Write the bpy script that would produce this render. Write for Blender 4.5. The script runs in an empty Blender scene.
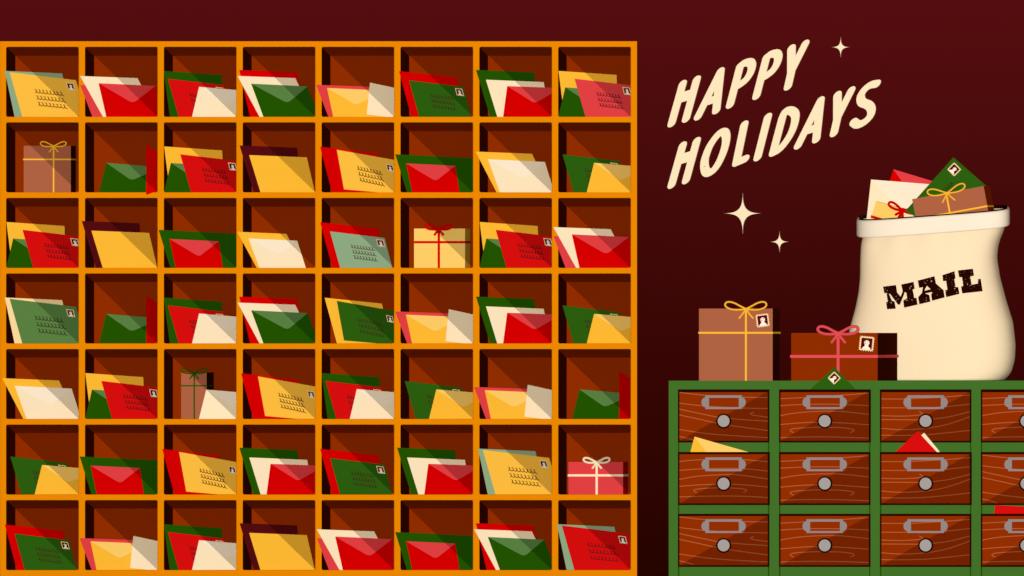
import bpy, bmesh, math
from mathutils import Vector
from mathutils.geometry import tessellate_polygon

# ------------------------------------------------------------------ camera, world, lamps
S = 0.004                       # metres per pixel on the front plane (1024 px = 4.096 m)
L = 100.0                       # a long lens with shift, well off to the right, at eye level
CAM = Vector((25.0, -L, 1.152))
scene = bpy.context.scene
C = scene.collection

cam = bpy.data.cameras.new('camera')
cam.sensor_width = 36.0
cam.lens = 36.0 * L / (1024 * S)
cam.shift_x = -CAM.x / (1024 * S)
cam.shift_y = (1.152 - CAM.z) / (1024 * S)
cam.clip_start = 1.0
cam.clip_end = 400
co = bpy.data.objects.new('camera', cam)
co.location = CAM
co.rotation_euler = (math.pi / 2, 0, 0)
C.objects.link(co)
scene.camera = co

AMBIENT = 0.16
world = bpy.data.worlds.new('world')
scene.world = world
world.use_nodes = True
world.node_tree.nodes['Background'].inputs[0].default_value = (1, 0.95, 0.88, 1)
world.node_tree.nodes['Background'].inputs[1].default_value = AMBIENT

CENTRE = Vector((0, 0, 1.152))
GAIN = 1.2                      # white paper gets this radiance
R2 = (CAM - CENTRE).length_squared


def lamp(name, loc, gain):
    d = bpy.data.lights.new(name, 'POINT')
    d.energy = gain * math.pi * 4 * math.pi * (loc - CENTRE).length_squared / 0.97
    d.shadow_soft_size = 0.0
    o = bpy.data.objects.new(name, d)
    o.location = loc
    C.objects.link(o)
    return o


LAMP_B = CENTRE + (CAM - CENTRE) * 1.3
lamp('added_camera_lamp', CAM + Vector((0, -0.5, 0)), GAIN * 0.505)  # added lamp at the camera, flat light without visible shadows
lamp('added_stencil_lamp', LAMP_B, GAIN * 0.42)  # added lamp behind the camera, shining through the added stencil

scene.view_settings.view_transform = 'Standard'
scene.view_settings.look = 'None'
scene.view_settings.exposure = 0.0
scene.view_settings.gamma = 1.0
scene.view_settings.use_curve_mapping = False

# ------------------------------------------------------------------ helpers
Y_WALL = 0.50                   # face of the back wall
Y_FRAME = 0.488                 # front plane of the pigeonhole unit, a little proud of the wall
Y_COUNTER = -0.32               # front plane of the drawer cabinet
FLOOR_Z = -0.02


def P(px, py, y):
    """the point at depth y seen at this place of the picture"""
    p0 = Vector(((px - 512) * S, 0, (576 - py) * S))
    return CAM + (p0 - CAM) * ((L + y) / L)


def lin(c):
    c /= 255.0
    return c / 12.92 if c <= 0.04045 else ((c + 0.055) / 1.055) ** 2.4


_m = {}


def mat(name, rgb=None, g=1.0):
    if name in _m:
        return _m[name]
    m = bpy.data.materials.new(name)
    m.use_nodes = True
    b = m.node_tree.nodes['Principled BSDF']
    b.inputs['Base Color'].default_value = tuple(min(0.95, lin(v) / GAIN * g) for v in rgb) + (1,)
    b.inputs['Roughness'].default_value = 1.0
    b.inputs['Specular IOR Level'].default_value = 0.0
    _m[name] = m
    return m


PAPER = {
    'red': (214, 0, 0), 'bright red': (216, 14, 14), 'dark green': (35, 84, 0), 'green': (44, 94, 15),
    'yellow': (255, 187, 51), 'golden yellow': (255, 191, 63), 'cream': (255, 230, 188), 'sage': (143, 171, 131),
    'rose': (226, 64, 66), 'maroon': (84, 12, 16), 'pale buff': (255, 220, 155), 'mid green': (90, 130, 66),
}
FLAP = {'red': (226, 64, 66), 'dark green': (90, 128, 66), 'yellow': (255, 205, 102), 'cream': (255, 234, 203)}
INK = {'golden yellow': (112, 66, 32), 'green': (66, 56, 26), 'bright red': (112, 24, 24), 'rose': (120, 32, 36),
       'mid green': (62, 54, 36), 'sage': (96, 84, 66)}


def paper(c):
    return mat('paper ' + c, PAPER[c])


ORANGE = mat('orange painted wood', (240, 138, 0), 0.96)
BROWN = mat('brown stained wood', (143, 45, 0), 1.05)
UNDER = mat('brown wood brightened for shelf undersides', (143, 45, 0), 1.6)  # same brown raised, extra light put into the undersides' colour
DARK = mat('shade-toned divider wood', (38, 6, 0), 3.0)  # shade on the divider sides is put into the wood colour
GREEN = mat('green painted wood', (67, 112, 40))
GREEN2 = mat('dark green joint', (35, 84, 0))
BORDER = mat('blackish brown edge', (38, 6, 0))
GRAIN = mat('pale wood grain', (178, 96, 58))
STEEL = mat('grey metal', (148, 135, 131))
KNOB = mat('light grey metal', (167, 158, 153))
CREAM = mat('cream wall letters', (255, 230, 188))
SACK = mat('cream sackcloth', (253, 226, 184), 1.02)
CUFF = mat('pale cuff cloth', (255, 236, 208), 1.0)
INSIDE = mat('sack inside shade', (38, 6, 0))  # shade inside the sack is put into this colour


class MB:
    """collects pieces of ONE mesh"""

    def __init__(self):
        self.v, self.f, self.mi, self.mats = [], [], [], []

    def slot(self, m):
        if m not in self.mats:
            self.mats.append(m)
        return self.mats.index(m)

    def add(self, verts, faces, m):
        n = len(self.v)
        self.v += [tuple(p) for p in verts]
        s = self.slot(m)
        for f in faces:
            self.f.append(tuple(n + i for i in f))
            self.mi.append(s)
        return self

    def slab(self, front, thick, m, holes=()):
        """flat outline given by its front points, thickness going away from the viewer"""
        d = Vector((0, thick, 0))
        loops = [list(front)] + [list(h) for h in holes]
        allp = [p for l in loops for p in l]
        n = len(allp)
        tris = tessellate_polygon([[Vector((p[0], p[2], 0)) for p in l] for l in loops])
        verts = allp + [p + d for p in allp]
        faces = []
        for t in tris:
            a, b, c = [allp[i] for i in t]
            if (b - a).cross(c - a).y > 0:
                t = (t[0], t[2], t[1])
            faces.append(tuple(t))
            faces.append(tuple(i + n for i in reversed(t)))
        k = 0
        for li, l in enumerate(loops):
            area = sum(l[i].x * l[(i + 1) % len(l)].z - l[(i + 1) % len(l)].x * l[i].z for i in range(len(l)))
            cw = (area < 0) != (li > 0)
            for i in range(len(l)):
                a, b = k + i, k + (i + 1) % len(l)
                faces.append((a, b, b + n, a + n) if cw else (b, a, a + n, b + n))
            k += len(l)
        return self.add(verts, faces, m)

    def box(self, a, b, m, front=None, bottom=None, right=None):
        x0, y0, z0 = a
        x1, y1, z1 = b
        v = [(x0, y0, z0), (x1, y0, z0), (x1, y1, z0), (x0, y1, z0), (x0, y0, z1), (x1, y0, z1), (x1, y1, z1), (x0, y1, z1)]
        for f, mm in (((0, 1, 5, 4), front or m), ((1, 2, 6, 5), right or m), ((2, 3, 7, 6), m), ((3, 0, 4, 7), m),
                      ((4, 5, 6, 7), m), ((3, 2, 1, 0), bottom or m)):
            n = len(self.v)
            self.v += [v[i] for i in f]
            self.f.append((n, n + 1, n + 2, n + 3))
            self.mi.append(self.slot(mm))
        return self

    def tube(self, pts, r, m, closed=False, sides=8):
        pts = [Vector(p) for p in pts]
        n = len(pts)
        rings = []
        for i in range(n):
            a = pts[i - 1] if (i > 0 or closed) else pts[i]
            b = pts[(i + 1) % n] if (i < n - 1 or closed) else pts[i]
            t = (b - a).normalized()
            u = t.cross(Vector((0, 1, 0)))
            if u.length < 1e-4:
                u = Vector((1, 0, 0))
            u.normalize()
            w = t.cross(u).normalized()
            rings.append([pts[i] + (u * math.cos(2 * math.pi * k / sides) + w * math.sin(2 * math.pi * k / sides)) * r for k in range(sides)])
        caps = []
        if not closed:      # rounded ends
            for end, sgn in ((0, -1), (n - 1, 1)):
                t = (pts[1] - pts[0] if end == 0 else pts[-1] - pts[-2]).normalized() * sgn
                caps.append([[pts[end] + (p - pts[end]) * math.cos(a) + t * r * math.sin(a) for p in rings[end]] for a in (0.5, 1.0, 1.45)])
            rings = list(reversed(caps[0])) + rings + caps[1]
        verts = [p for ring in rings for p in ring]
        m_ = len(rings)
        faces = []
        for i in range(m_ if closed else m_ - 1):
            j = (i + 1) % m_
            for k in range(sides):
                l = (k + 1) % sides
                faces.append((i * sides + k, i * sides + l, j * sides + l, j * sides + k))
        if not closed:
            faces.append(tuple(reversed(range(sides))))
            faces.append(tuple((m_ - 1) * sides + k for k in range(sides)))
        return self.add(verts, faces, m)

    def build(self, name, parent=None, origin=None, smooth=False, fix=False):
        me = bpy.data.meshes.new(name)
        o_ = origin or Vector((0, 0, 0))
        me.from_pydata([Vector(p) - o_ for p in self.v], [], self.f)
        for m in self.mats:
            me.materials.append(m)
        me.polygons.foreach_set('material_index', self.mi)
        if fix:
            bm = bmesh.new()
            bm.from_mesh(me)
            bmesh.ops.recalc_face_normals(bm, faces=bm.faces)
            bm.to_mesh(me)
            bm.free()
        if smooth:
            me.polygons.foreach_set('use_smooth', [True] * len(me.polygons))
        me.update()
        o = bpy.data.objects.new(name, me)
        C.objects.link(o)
        if parent is not None:
            o.parent = parent
            if origin is not None:
                base = parent.location.copy() if parent.parent is None else parent.parent.location + parent.location
                o.location = origin - base
            else:
                base = parent.location.copy() if parent.parent is None else parent.parent.location + parent.location
                o.location = -base
        elif origin is not None:
            o.location = origin
        return o


def tag(o, label, cat, group=None):
    o['label'] = label
    o['category'] = cat
    if group:
        o['group'] = group
    return o


def thing(name, loc, label, cat, group=None):
    o = bpy.data.objects.new(name, None)
    o.empty_display_size = 0.05
    o.location = loc
    C.objects.link(o)
    return tag(o, label, cat, group)


def structure(o):
    o['kind'] = 'structure'
    return o


def smooth_line(pts, closed=False, n=5):
    """Catmull-Rom through 2-D points"""
    out = []
    m = len(pts)
    for i in range(m if closed else m - 1):
        p = [pts[(i + k) % m] if closed else pts[min(max(i + k, 0), m - 1)] for k in (-1, 0, 1, 2)]
        for j in range(n):
            t = j / n
            out.append(tuple(0.5 * (2 * p[1][d] + (p[2][d] - p[0][d]) * t + (2 * p[0][d] - 5 * p[1][d] + 4 * p[2][d] - p[3][d]) * t * t
                                    + (3 * p[1][d] - p[0][d] - 3 * p[2][d] + p[3][d]) * t ** 3) for d in (0, 1)))
    if not closed:
        out.append(tuple(pts[-1]))
    return out


def hull(pts):
    pts = sorted(set((round(a, 4), round(b, 4)) for a, b in pts))

    def half(seq):
        h = []
        for p in seq:
            while len(h) > 1 and (h[-1][0] - h[-2][0]) * (p[1] - h[-2][1]) - (h[-1][1] - h[-2][1]) * (p[0] - h[-2][0]) <= 0:
                h.pop()
            h.append(p)
        return h[:-1]
    return half(pts) + half(reversed(pts))


def clip(poly, inside):
    """keep the side where inside(u, v) >= 0 (a linear function)"""
    out = []
    for i in range(len(poly)):
        a, b = poly[i], poly[(i + 1) % len(poly)]
        da, db = inside(*a), inside(*b)
        if da >= 0:
            out.append(a)
        if (da >= 0) != (db >= 0):
            t = da / (da - db)
            out.append((a[0] + (b[0] - a[0]) * t, a[1] + (b[1] - a[1]) * t))
    return out


# ------------------------------------------------------------------ setting
X0F, PX, WO = 6.1, 78.87, 72.5       # openings of the pigeonhole unit: first left edge, pitch, width
Y0F, PY, HO = 46.85, 75.55, 70.0
DEPTH = 0.139
NC, NR = 8, 7


def cell(r, c):
    return X0F + PX * c, Y0F + PY * r


UL = P(0, 41.3, Y_FRAME)                # outer corners of the unit
UR = P(637, 41.3, Y_FRAME)


def gradient_wall():
    m = bpy.data.materials.new('burgundy wall darker towards the bottom')
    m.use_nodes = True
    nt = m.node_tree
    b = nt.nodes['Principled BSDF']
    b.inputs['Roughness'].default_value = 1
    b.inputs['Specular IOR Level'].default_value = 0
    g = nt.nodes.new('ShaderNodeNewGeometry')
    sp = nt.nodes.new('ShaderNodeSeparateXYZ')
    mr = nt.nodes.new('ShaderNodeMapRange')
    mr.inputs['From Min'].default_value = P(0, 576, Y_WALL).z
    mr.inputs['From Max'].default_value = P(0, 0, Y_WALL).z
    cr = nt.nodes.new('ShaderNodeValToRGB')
    stops = [(0.0, (38, 4, 0)), (0.36, (54, 6, 4)), (0.62, (66, 10, 9)), (0.85, (77, 12, 13)), (1.0, (84, 13, 16))]  # wall colour runs from burgundy at the top to near black below
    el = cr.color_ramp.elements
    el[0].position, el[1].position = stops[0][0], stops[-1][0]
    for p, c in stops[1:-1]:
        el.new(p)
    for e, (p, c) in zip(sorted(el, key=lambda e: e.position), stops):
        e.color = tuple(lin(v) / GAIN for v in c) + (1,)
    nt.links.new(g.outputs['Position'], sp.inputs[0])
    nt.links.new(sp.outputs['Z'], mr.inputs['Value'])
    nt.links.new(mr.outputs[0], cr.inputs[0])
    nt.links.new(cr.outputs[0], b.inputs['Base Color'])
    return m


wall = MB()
wm = gradient_wall()
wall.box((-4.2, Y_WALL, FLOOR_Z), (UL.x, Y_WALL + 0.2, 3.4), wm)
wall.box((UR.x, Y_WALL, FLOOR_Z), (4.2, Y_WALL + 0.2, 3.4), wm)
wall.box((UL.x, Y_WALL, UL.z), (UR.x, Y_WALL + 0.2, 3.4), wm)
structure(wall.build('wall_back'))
fl = MB().box((-4.2, -4.0, FLOOR_Z - 0.05), (4.2, Y_WALL + 0.2, FLOOR_Z), mat('dark floor boards', (60, 20, 12)))
structure(fl.build('floor'))

# ------------------------------------------------------------------ pigeonhole unit
unit = thing('pigeonhole_shelf', Vector(((UL.x + UR.x) / 2, Y_FRAME + 0.07, FLOOR_Z)),
             'big orange-edged wooden pigeonhole shelf full of post, built into the wall at left', 'shelf')
yb = Y_FRAME + DEPTH
MB().box((UL.x, yb, FLOOR_Z), (UR.x, yb + 0.012, UL.z), BROWN).build('back_panel', unit)
YI = Y_FRAME + 0.004
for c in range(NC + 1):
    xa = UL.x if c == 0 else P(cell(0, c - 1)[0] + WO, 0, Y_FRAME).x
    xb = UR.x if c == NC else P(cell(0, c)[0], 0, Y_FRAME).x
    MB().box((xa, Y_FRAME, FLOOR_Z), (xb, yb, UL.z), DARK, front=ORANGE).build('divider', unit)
for r in range(NR + 1):
    for c in range(NC):
        xa = P(cell(0, c)[0], 0, Y_FRAME).x
        xb = P(cell(0, c)[0] + WO, 0, Y_FRAME).x
        zt = UL.z if r == 0 else P(0, cell(r - 1, 0)[1] + HO, Y_FRAME).z
        zb = FLOOR_Z if r == NR else P(0, cell(r, 0)[1], Y_FRAME).z
        b = MB().box((xa, Y_FRAME, zb), (xb, yb, zt), BROWN, front=ORANGE)
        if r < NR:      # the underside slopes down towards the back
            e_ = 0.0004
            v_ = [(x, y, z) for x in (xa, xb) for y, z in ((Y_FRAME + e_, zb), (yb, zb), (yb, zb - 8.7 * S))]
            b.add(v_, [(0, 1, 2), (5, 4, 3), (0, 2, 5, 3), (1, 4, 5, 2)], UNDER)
        # small rounded fillets where board and dividers meet
        rr = 1.8 * S
        for (z, s) in (((zt, 1) if r > 0 else (None, 0)), ((zb, -1) if r < NR else (None, 0))):
            if z is None:
                continue
            for x, q in ((xa, 1), (xb, -1)):
                arc = [Vector((x + q * rr * (1 - math.cos(a)), Y_FRAME, z + s * rr * (1 - math.sin(a)))) for a in [k * math.pi / 8 for k in range(5)]]
                b.slab([Vector((x, Y_FRAME, z))] + arc, 0.15 * S, ORANGE)
        b.build('shelf_board', unit)

# ------------------------------------------------------------------ post: envelopes, stamps, writing
Z = 6.244                       # the outlines below are in 1/6.244 px, from the corner of an opening
BU, BV = 0.25, 0.30


class Sheet:
    """a tilted plane; (u, v) in picture px from an anchor, t = depth in px behind the front plane y0"""

    def __init__(self, ax, ay, y0, t0, bu, bv, v0=69.5):
        self.ax, self.ay, self.y0, self.t0, self.bu, self.bv, self.v0 = ax, ay, y0, t0, bu, bv, v0

    def t(self, u, v):
        return self.t0 + self.bu * u + self.bv * (v - self.v0)

    def at(self, u, v, lift=0.0):
        return P(self.ax + u, self.ay + v, self.y0 + (self.t(u, v) - lift) * S)


MAROON = mat('stamp maroon', (92, 0, 18), 1.15)
STAMPEDGE = mat('stamp paper', (250, 218, 160))
BIRD = mat('white bird', (255, 246, 226))
BEAK = mat('orange beak', (255, 170, 70))
EYE = mat('dark eye', (60, 56, 50))


def stamp(sh, o, ex, ey, parent, lift=0.5, clips=()):
    """o = top left corner, ex / ey = edge vectors, all in px of the sheet"""
    def q(a, b):
        return (o[0] + a * ex[0] + b * ey[0], o[1] + a * ex[1] + b * ey[1])

    def lay(poly, lf, m):
        poly = [q(*p) for p in poly]
        for cf in clips:
            poly = clip(poly, cf)
            if len(poly) < 3:
                return
        mb.slab([sh.at(u, v, lf) for u, v in poly], 0.12 * S, m)
    mb = MB()
    edge = []
    n = 6
    for side in range(4):
        for i in range(n * 2):
            s_ = i / (n * 2)
            d = -0.035 if i % 2 == 0 else 0.035
            edge.append([(s_, d), (1 - d, s_), (1 - s_, 1 - d), (d, 1 - s_)][side])
    lay(edge if not clips else [(0, 0), (1, 0), (1, 1), (0, 1)], lift, STAMPEDGE)
    lay([(0.11, 0.11), (0.89, 0.11), (0.89, 0.89), (0.11, 0.89)], lift + 0.14, MAROON)
    body = [(0.2, 0.88), (0.26, 0.78), (0.38, 0.68), (0.39, 0.6), (0.33, 0.5), (0.33, 0.38), (0.4, 0.29), (0.5, 0.26),
            (0.61, 0.29), (0.69, 0.38), (0.69, 0.5), (0.62, 0.6), (0.64, 0.69), (0.76, 0.79), (0.82, 0.88), (0.5, 0.92)]
    lay(body, lift + 0.28, BIRD)
    lay([(0.3, 0.44), (0.4, 0.43), (0.52, 0.51), (0.46, 0.57), (0.38, 0.52)], lift + 0.42, BEAK)
    for ex_, ey_ in ((0.42, 0.34), (0.57, 0.38)):
        lay([(ex_ - .025, ey_ - .03), (ex_ + .025, ey_ - .03), (ex_ + .025, ey_ + .03), (ex_ - .025, ey_ + .03)], lift + 0.42, EYE)
    if mb.v:
        return mb.build('stamp', parent)


MARK = [[(0.10, 0.02), (0.42, 0.16), (0.30, 0.50), (0.52, 0.80), (0.98, 0.98)], [(-0.05, 0.95), (0.30, 0.72), (0.36, 0.45)]]


def writing(sh, start, step, h, down, ink, parent, lift=0.55, lines=3, n=8, w=0.36, clips=()):
    """rows of little looped characters"""
    mb = MB()
    ln = math.hypot(*step)
    ex = (step[0], step[1])
    hv = (down[0] / math.hypot(*down) * h, down[1] / math.hypot(*down) * h)
    for k in range(lines):
        for i in range(n):
            ox = start[0] + down[0] * k + ex[0] * i
            oy = start[1] + down[1] * k + ex[1] * i
            for st in MARK:
                pts = [(ox + a * ex[0] + b * hv[0], oy + a * ex[1] + b * hv[1]) for a, b in st]
                if any(cf(*p) < w for cf in clips for p in pts):
                    continue
                for a, b in zip(pts, pts[1:]):
                    d = math.hypot(b[0] - a[0], b[1] - a[1])
                    if d < 1e-5:
                        continue
                    nx, ny = -(b[1] - a[1]) / d * w, (b[0] - a[0]) / d * w
                    tx, ty = (b[0] - a[0]) / d * w * .6, (b[1] - a[1]) / d * w * .6
                    q = [(a[0] + nx - tx, a[1] + ny - ty), (b[0] + nx + tx, b[1] + ny + ty), (b[0] - nx + tx, b[1] - ny + ty), (a[0] - nx - tx, a[1] - ny - ty)]
                    mb.slab([sh.at(u, v, lift) for u, v in q], 0.12 * S, ink)
    if mb.v:
        return mb.build('address_writing', parent)


def flap_poly(a, b, apex, n=5):
    """triangle a-b-apex with a rounded apex"""
    def mix(p, q, t):
        return (p[0] + (q[0] - p[0]) * t, p[1] + (q[1] - p[1]) * t)
    p, q = mix(apex, a, 0.16), mix(apex, b, 0.2)
    tip = (apex[0] + (apex[0] - (a[0] + b[0]) / 2) * 0.04, apex[1] + 0.9)
    arc = []
    for i in range(n + 1):
        t = i / n
        arc.append(tuple((1 - t) ** 2 * q[d] + 2 * t * (1 - t) * tip[d] + t * t * p[d] for d in (0, 1)))
    return [a, b] + arc


# name, colour, outline (TL, TR, BR, BL), order from the front, and what it carries
def env_templates(kind, cols):
    a = dict
    if kind == 'A':
        return [a(c=cols[0], q=[(-8, 150), (350, 166), (410, 433), (52, 433)], k=1),
                a(c=cols[1], q=[(22, 158), (436, 208), (504, 433), (100, 433)], k=0, w=((178, 264), (22.4, 2.4), 25, (10, 40)), s=((374, 222), (46, 5), (12, 46)))]
    if kind == 'B':
        return [a(c='rose', q=[(-30, 238), (300, 248), (375, 433), (45, 433)], k=2, note='low'),
                a(c='cream', q=[(-30, 182), (328, 195), (450, 433), (110, 433)], k=1),
                a(c='red', q=[(85, 227), (440, 244), (487, 433), (132, 433)], k=0, f=(300, 352))]
    if kind == 'C':
        return [a(c='dark green', q=[(0, 150), (361, 176), (378, 433), (37, 433)], k=2),
                a(c='bright red', q=[(25, 199), (378, 240), (430, 433), (92, 433)], k=1, w=((157, 288), (19, 2.5), 21, (10, 33)), s=((323, 250), (46, 5), (12, 46))),
                a(c='cream', q=[(220, 250), (575, 279), (540, 433), (177, 433)], k=0, f=(400, 362))]
    if kind == 'D':
        return [a(c='red', q=[(-22, 144), (339, 159), (380, 433), (45, 433)], k=2),
                a(c='cream', q=[(-32, 182), (328, 195), (440, 433), (103, 433)], k=1),
                a(c='dark green', q=[(53, 230), (405, 247), (475, 433), (128, 433)], k=0, f=(280, 352))]
    if kind == 'E':
        return [a(c='rose', q=[(-34, 237), (310, 249), (370, 433), (41, 433)], k=2),
                a(c='yellow', q=[(34, 257), (390, 272), (420, 433), (72, 433)], k=1, f=(217, 364)),
                a(c='cream', q=[(302, 223), (480, 261), (480, 446), (282, 422)], k=0, card=1)]
    if kind == 'F':
        return [a(c='red', q=[(-9, 152), (353, 192), (400, 433), (67, 433)], k=1),
                a(c=cols[0], q=[(53, 209), (393, 250), (440, 433), (115, 433)], k=0, w=((181, 291), (18.4, 2.4), 22, (9, 33)), s=((340, 257), (46, 5), (12, 46)))]
    if kind == 'G':
        return [a(c='dark green', q=[(-21, 144), (339, 159), (385, 433), (67, 433)], k=2),
                a(c='cream', q=[(41, 205), (402, 220), (440, 433), (111, 433)], k=1),
                a(c='red', q=[(174, 245), (510, 257), (490, 433), (149, 433)], k=0, f=(346, 352))]
    if kind == 'H':
        return [a(c='yellow', q=[(2, 150), (364, 175), (375, 433), (38, 433)], k=2),
                a(c='dark green', q=[(44, 253), (350, 275), (330, 433), (2, 433)], k=1, f=(210, 362)),
                a(c=cols[0], q=[(102, 199), (480, 243), (520, 433), (169, 433)], k=0, w=((237, 282), (19, 2.4), 22, (9, 34)), s=((400, 250), (47, 5), (12, 47)))]
    if kind == 'K':
        return [a(c='maroon', q=[(-20, 144), (338, 158), (372, 433), (68, 433)], k=1),
                a(c='yellow', q=[(40, 204), (400, 218), (450, 433), (110, 433)], k=0)]
    if kind == 'L':
        return [a(c=cols[0], q=([(-10, 152), (349, 193), (390, 433), (65, 433)] if cols[0] == 'red' else [(19, 151), (377, 188), (430, 433), (95, 433)]), k=1),
                a(c=cols[1], q=[(95, 171), (500, 242), (530, 452), (140, 418)], k=0, card=1, w=((222, 274), (19.3, 4.2), 23, (7, 35)), s=((402, 259), (42, 8), (9, 42)))]
    if kind == 'M':
        return [a(c='dark green', q=[(-33, 199), (500, 225), (520, 433), (40, 433)], k=1),
                a(c='red', q=[(35, 256), (342, 271), (368, 433), (73, 433)], k=0, f=(220, 366))]
    if kind == 'N':
        return [a(c='yellow', q=[(-24, 182), (329, 196), (440, 433), (106, 433)], k=1),
                a(c='cream', q=[(54, 230), (409, 247), (467, 433), (127, 433)], k=0, f=(282, 354))]
    if kind == 'N2':
        return [a(c='yellow', q=[(-35, 211), (273, 224), (375, 433), (86, 433)], k=1),
                a(c='cream', q=[(36, 253), (340, 267), (393, 433), (103, 433)], k=0, f=(230, 356))]
    if kind == 'O':
        return [a(c='green', q=[(27, 199), (380, 241), (435, 433), (94, 433)], k=1, w=((161, 286), (19, 2.5), 21, (10, 33)), s=((324, 250), (46, 5), (12, 46))),
                a(c='yellow', q=[(224, 252), (580, 281), (545, 433), (179, 433)], k=0, f=(392, 362))]
    if kind in ('J', 'J0'):
        return [a(c='dark green', q=[(132, 252), (480, 281), (440, 433), (88, 433)], k=1, f=(290, 362), x=cols[0] + 45),
                a(c='red', q=[(cols[0], 140), (cols[0] + 80, 188), (cols[0] + 80, 433), (cols[0], 433)], k=0, turn=1, over=(kind == 'J0'))]
    if kind == 'Q':
        return [a(c='cream', q=[(265, 253), (620, 282), (585, 433), (220, 433)], k=0, f=(440, 362))]
    return []


GRID = [
    [('A', 'sage', 'golden yellow'), ('B',), ('C',), ('D',), ('E',), ('F', 'green'), ('G',), ('H', 'rose')],
    [('I',), ('J0', 382), ('H', 'bright red'), ('K',), ('L', 'red', 'golden yellow'), ('M',), ('N',), ('O',)],
    [('H', 'bright red'), ('K',), ('M',), ('N2',), ('F', 'sage'), ('P',), ('H', 'bright red'), ('B',)],
    [('A', 'pale buff', 'mid green'), ('J', 382), ('C',), ('D',), ('L', 'yellow', 'green'), ('E',), ('G',), ('O',)],
    [('N',), ('H', 'bright red'), ('Q',), ('L', 'red', 'golden yellow'), ('C',), ('O',), ('E',), ('J', 380)],
    [('O',), ('M',), ('L', 'red', 'golden yellow'), ('G',), ('F', 'green'), ('G',), ('A', 'sage', 'golden yellow'), ('R',)],
    [('F', 'green'), ('E',), ('C',), ('K',), ('B',), ('M',), ('D',), ('A', 'sage', 'bright red')],
]
ROWN = ['top', 'second', 'third', 'fourth', 'fifth', 'sixth', 'bottom']
COLN = ['first', 'second', 'third', 'fourth', 'fifth', 'sixth', 'seventh', 'eighth']


def what(e):
    c = e['c']
    if e.get('w'):
        return f'{c} addressed envelope with bird stamp'
    if e.get('f'):
        return f'{c} flap-side envelope'
    if e.get('turn'):
        return f'narrow upright {c} card'
    if e.get('card'):
        return f'tilted blank {c} card'
    return f'plain {c} envelope'


def build_cell(r, c):
    kind, *cols = GRID[r][c]
    ax, ay = cell(r, c)
    es = env_templates(kind, cols)
    for i, e in enumerate(es):
        k = e['k']
        bu, bv = BU, BV
        t0 = {'H': -1.6, 'B': 0.8, 'E': 0.4}.get(kind, 1.2) + 2.2 * k
        if e.get('turn'):
            bu, bv = (0.5, 0.0) if e['over'] else (1.1, 0.03)
            t0 = -bu * e['q'][0][0] / Z - (4.0 if e['over'] else -1.0)
        if kind == 'Q':
            bu, bv, t0 = 0.15, 0.05, -4.5
        sh = Sheet(ax, ay, Y_FRAME, t0, bu, bv)
        slx = (CAM.x - P(ax, ay, Y_FRAME).x) / (L + Y_FRAME)
        slz = (P(ax, ay + HO, Y_FRAME).z - CAM.z) / (L + Y_FRAME)
        q = [(x / Z, y / Z) for x, y in e['q']]
        if not e.get('card'):
            tl, tr, br, bl = q
            q = [tl, tr, (br[0] + (br[0] - tr[0]) * .25, br[1] + (br[1] - tr[1]) * .25), (bl[0] + (bl[0] - tl[0]) * .25, bl[1] + (bl[1] - tl[1]) * .25)]
        if e.get('turn') and e['over']:
            q = [q[0], q[1], (q[1][0], 433 / Z - 1.5), (q[0][0], 453 / Z)]
        cl = [lambda u, v, s=sh, k_=slx: 72.2 + k_ * s.t(u, v) - u]
        if not (e.get('turn') and e['over']):
            cl.append(lambda u, v, s=sh, k_=slz: 69.9 + k_ * s.t(u, v) - v)
        if e.get('x'):
            cl.append(lambda u, v, m=e['x'] / Z: m - u)
        full = q
        for cf in cl:
            q = clip(q, cf)
        pts = [sh.at(u, v) for u, v in q]
        base = Vector((sum(p.x for p in pts) / len(pts), sum(p.y for p in pts) / len(pts), min(p.z for p in pts)))
        pos = ''
        if i < len(es) - 1:
            pos = f' behind the {es[i + 1]["c"]} one'
        elif len(es) > 1:
            pos = ' at front'
        if kind == 'Q':
            pos = ' before a brown gift'
        label = f'{what(e)}{pos}, {COLN[c]} pigeonhole, {ROWN[r]} row'
        nm = 'card' if (e.get('turn') or (e.get('card') and not e.get('w'))) else 'envelope'
        root = thing(nm, base, label, nm, 'post standing in the pigeonholes')
        MB().slab(pts, 0.5 * S, paper(e['c'])).build('body', root)
        if e.get('f'):
            fp = flap_poly(full[0], full[1], (e['f'][0] / Z, e['f'][1] / Z))
            for cf in cl:
                fp = clip(fp, cf)
            fo = MB().slab([sh.at(u, v, 0.32) for u, v in fp], 0.3 * S, mat('flap ' + e['c'], FLAP[e['c']])).build('flap', root)
            fo['label'] = 'paler closed flap'
        if e.get('w'):
            st, stp, h, dn = e['w']
            writing(sh, (st[0] / Z, st[1] / Z), (stp[0] / Z, stp[1] / Z), h / Z, (dn[0] / Z, dn[1] / Z), mat('ink on ' + e['c'], INK[e['c']]), root, clips=cl)
            o, ex, ey = e['s']
            stamp(sh, (o[0] / Z, o[1] / Z), (ex[0] / Z, ex[1] / Z), (ey[0] / Z, ey[1] / Z), root, clips=cl)


for r in range(NR):
    for c in range(NC):
        build_cell(r, c)

# ------------------------------------------------------------------ gifts
LOOP = [(0, 0), (5, -2.4), (11, -5.6), (16, -7.0), (19.6, -6.3), (20.6, -3.6), (18.2, -1.0), (13, 0.7), (6, 0.9), (0, 0)]


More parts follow.
